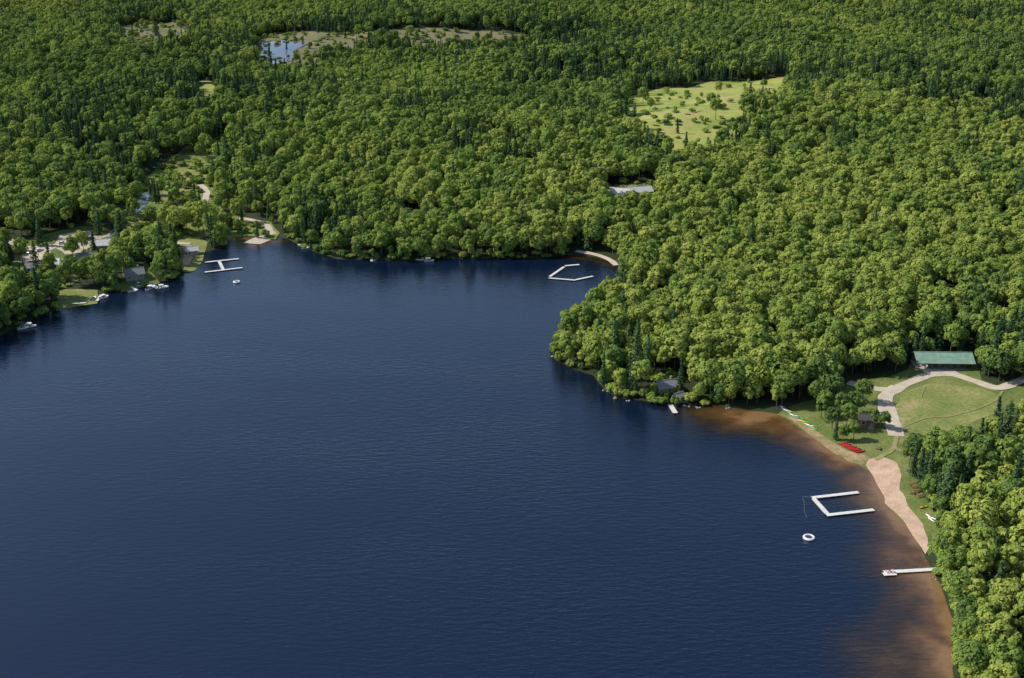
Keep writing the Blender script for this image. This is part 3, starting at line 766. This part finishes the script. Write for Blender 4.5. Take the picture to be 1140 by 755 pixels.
def motorboat(u, v, rz, L=5.5, canopy=True):
    X_, Y_ = G(u, v); e = empty('motorboat', (X_, Y_, -.12), rz); W = 2.1
    vs, fs, k, n_ = hull(L, W, .85, None, None, kayak=False)
    b = MB(); b.raw(vs, fs); b.raw([vs[j] for j in range(k)], [tuple(range(k))]); b.obj('hull', [M['white']], e, smooth=False)
    b = MB(); b.box((-.3,0,.45),(L*.72,W*.72,.06)); b.obj('floor', [M['greywood']], e)
    b = MB(); b.raw([(vs[i*k][0],vs[i*k][1]*1,vs[i*k][2]) for i in range(8,n_)]+[(vs[i*k+k-1][0],vs[i*k+k-1][1],vs[i*k+k-1][2]) for i in range(8,n_)][::-1], [tuple(range(2*(n_-8)))]); b.obj('foredeck', [M['white']], e)
    b = MB(); b.box((.35,0,1.05),(.08,W*.75,.45),m=0); b.box((-.6,.45,.7),(.5,.5,.5),m=1); b.box((-.6,-.45,.7),(.5,.5,.5),m=1); b.box((-1.9,0,.65),(.6,1.5,.4),m=1); b.obj('windscreen_and_seats', [M['glass'],M['navy']], e)
    b = MB(); b.box((-L/2-.2,0,.85),(.45,.4,.65),taper=.75); b.box((-L/2-.2,0,.25),(.15,.15,.8)); b.obj('outboard_motor', [M['black']], e)
    if canopy:
        b = MB(); b.box((-.6,0,2.0),(2.3,1.9,.08)); 
        for s in (-1,1):
            for t in (-1,1): b.tube((-.6+t*1.1,s*.9,.8),(-.6+t*1.1,s*.9,1.98),.03,.03,4)
        b.obj('canopy', [M['white']], e)
motorboat(157,318,.6); motorboat(168,321.5,1.2,6.5); motorboat(181,321,.3,6); motorboat(104,333.5,1.4,5,False); motorboat(34,364,.1); motorboat(148,325,.4,5,False); motorboat(418,289,1.2,4.5,False)
motorboat(478,291,0,5,True); motorboat(340,277,.2,4.5,False); motorboat(116,332,.9,5,True); motorboat(26,366,.4,5,False)

def car(u, v, rz, mat):
    X_, Y_ = GT(u, v); e = empty('parked_car', (X_, Y_, H1(X_, Y_)+.22), rz)
    prof = [(-2.2,.35),(-2.25,.8),(-2.1,.95),(1.0,.98),(2.1,.82),(2.2,.55),(2.15,.35)]
    def ext(pr, w0, w1, m, nm):
        zmin = min(p[1] for p in pr); zmax = max(p[1] for p in pr); b = MB(); n_ = len(pr); vs = []
        for s in (-1,1):
            for a, c in pr: vs.append((a, s*(w0+(w1-w0)*(c-zmin)/(zmax-zmin)), c))
        b.raw(vs, [tuple(range(n_)), tuple(range(n_,2*n_))[::-1]]+[(i,(i+1)%n_+0,n_+(i+1)%n_,n_+i)[::-1] for i in range(n_)]); b.obj(nm, [m], e)
    ext(prof, .88, .9, mat, 'body'); ext([(-1.95,.96),(-1.5,1.42),(.25,1.42),(1.0,.97)], .82, .66, M['glass'], 'glasshouse')
    ext([(-1.5,1.425),(-1.45,1.48),(.15,1.48),(.25,1.425)], .67, .62, mat, 'roof')
    b = MB()
    for s in (-1,1):
        for t in (-1.4,1.35): b.tube((t,s*.68,.33),(t,s*.92,.33),.33,.33,12)
    b.obj('wheels', [M['black']], e)
for u, v, rz, m in [(70,272,.3,'white'),(78,271,.3,'silver'),(86,270,.35,'red'),(94,268,.3,'white'),(101,267,.3,'navy'),(34,282,1.2,'silver'),(44,280,1.0,'white')]:
    car(u, v, rz, M[m])

def picnic_table(u, v, rz):
    X_, Y_ = G(u, v, 1.2); e = empty('picnic_table', (X_, Y_, H1(X_, Y_)+.06), rz)
    b = MB()
    for i in range(5): b.box((0,-.32+i*.16,.75),(1.9,.14,.045))
    b.obj('table_top', [M['wood']], e)
    b = MB()
    for s in (-1,1): b.box((0,s*.72,.45),(1.9,.26,.045))
    b.obj('seats', [M['wood']], e)
    b = MB()
    for s in (-1,1):
        b.tube((s*.7,-.65,0),(s*.7,-.2,.73),.05,.05,4); b.tube((s*.7,.65,0),(s*.7,.2,.73),.05,.05,4); b.box((s*.7,0,.41),(.07,1.6,.08))
    b.obj('legs', [M['wood']], e)
for u, v, r_ in [(1014,540,.2),(1018,543,1.0),(1021,547,.5),(1016,549,1.4),(1024,553,.1),(1020,538,.7),(1006,497,.4),(978,500,.9)]:
    picnic_table(u, v, r_)
def chair(u, v, rz, mat, dz=.5):
    X_, Y_ = G(u, v, dz); e = empty('deck_chair', (X_, Y_, dz), rz)
    b = MB(); b.box((0,0,.38),(.6,.6,.05)); b.raw([(-.3,.28,.38),(.3,.28,.38),(.28,.55,1.05),(-.28,.55,1.05),(-.3,.33,.36),(.3,.33,.36),(.28,.6,1.03),(-.28,.6,1.03)],[(0,1,2,3),(7,6,5,4),(0,3,7,4),(1,5,6,2),(3,2,6,7)]); b.obj('seat_and_back', [mat], e)
    b = MB()
    for s in (-1,1):
        b.box((s*.34,.05,.6),(.1,.7,.04)); b.box((s*.3,-.25,.3),(.06,.06,.6)); b.box((s*.3,.25,.2),(.06,.06,.4))
    b.obj('arms_and_legs', [mat], e)
chair(987,637.4,2.5,M['white']); chair(991,637.2,2.2,M['red']); chair(994.5,637,2.0,M['white'])

for i,(u,v,s) in enumerate([(676,436,1.2),(684,443,.9),(700,446,.8),(616,396,1.0),(764,452,1.1),(778,453,.9),(1038,645,.5),(812,455,.8)]):
    X_, Y_ = G(u, v); b = MB(); r = np.random.default_rng(i)
    for q in range(3):
        n1, n2 = 8, 5; c = r.normal(size=2)*s; R_ = s*r.uniform(.4,.8); vs=[]; fs=[]
        for a in range(n2):
            for bb in range(n1):
                th = math.pi*(a+.3)/(n2-.4); ph = 2*math.pi*bb/n1; rr = R_*r.uniform(.8,1.15)
                vs.append((c[0]+rr*math.sin(th)*math.cos(ph), c[1]+rr*math.sin(th)*math.sin(ph), .1+rr*.6*math.cos(th)))
        for a in range(n2-1):
            for bb in range(n1): fs.append((a*n1+bb,(a+1)*n1+bb,(a+1)*n1+(bb+1)%n1,a*n1+(bb+1)%n1))
        fs.append(tuple(range(n1))); b.raw(vs, fs)
    b.obj('shore_rocks', [M['rock']], None, (X_, Y_, 0))

# ------------------------------------------------------------------ light, sky, camera
el = math.radians(41); az = math.radians(-80)       # azimuth from +Y, clockwise
sv = Vector((math.sin(az)*math.cos(el), math.cos(az)*math.cos(el), math.sin(el)))
w = bpy.data.worlds.new('World'); scene.world = w; w.use_nodes = True
nt = w.node_tree; sk = nt.nodes.new('ShaderNodeTexSky'); sk.sky_type = 'NISHITA'; sk.sun_disc = False
sk.sun_elevation = el; sk.sun_rotation = az % (2*math.pi); sk.altitude = 400
bg = nt.nodes['Background']; bg.inputs['Strength'].default_value = 0.15
nt.links.new(sk.outputs[0], bg.inputs[0])
l = bpy.data.lights.new('sun', 'SUN'); l.energy = 5.0; l.angle = math.radians(.5); l.color = (1,.95,.86)
lo = bpy.data.objects.new('sun', l); scene.collection.objects.link(lo); lo.rotation_euler = (-sv).to_track_quat('-Z','Y').to_euler()
lo.location = (0,0,500)
c = bpy.data.cameras.new('camera'); c.sensor_width = 36; c.lens = F/1140*36; c.clip_start = 1; c.clip_end = 20000
co = bpy.data.objects.new('camera', c); scene.collection.objects.link(co); co.location = (0,0,CAM_H); co.rotation_euler = (math.radians(90)-PITCH,0,0)
scene.camera = co
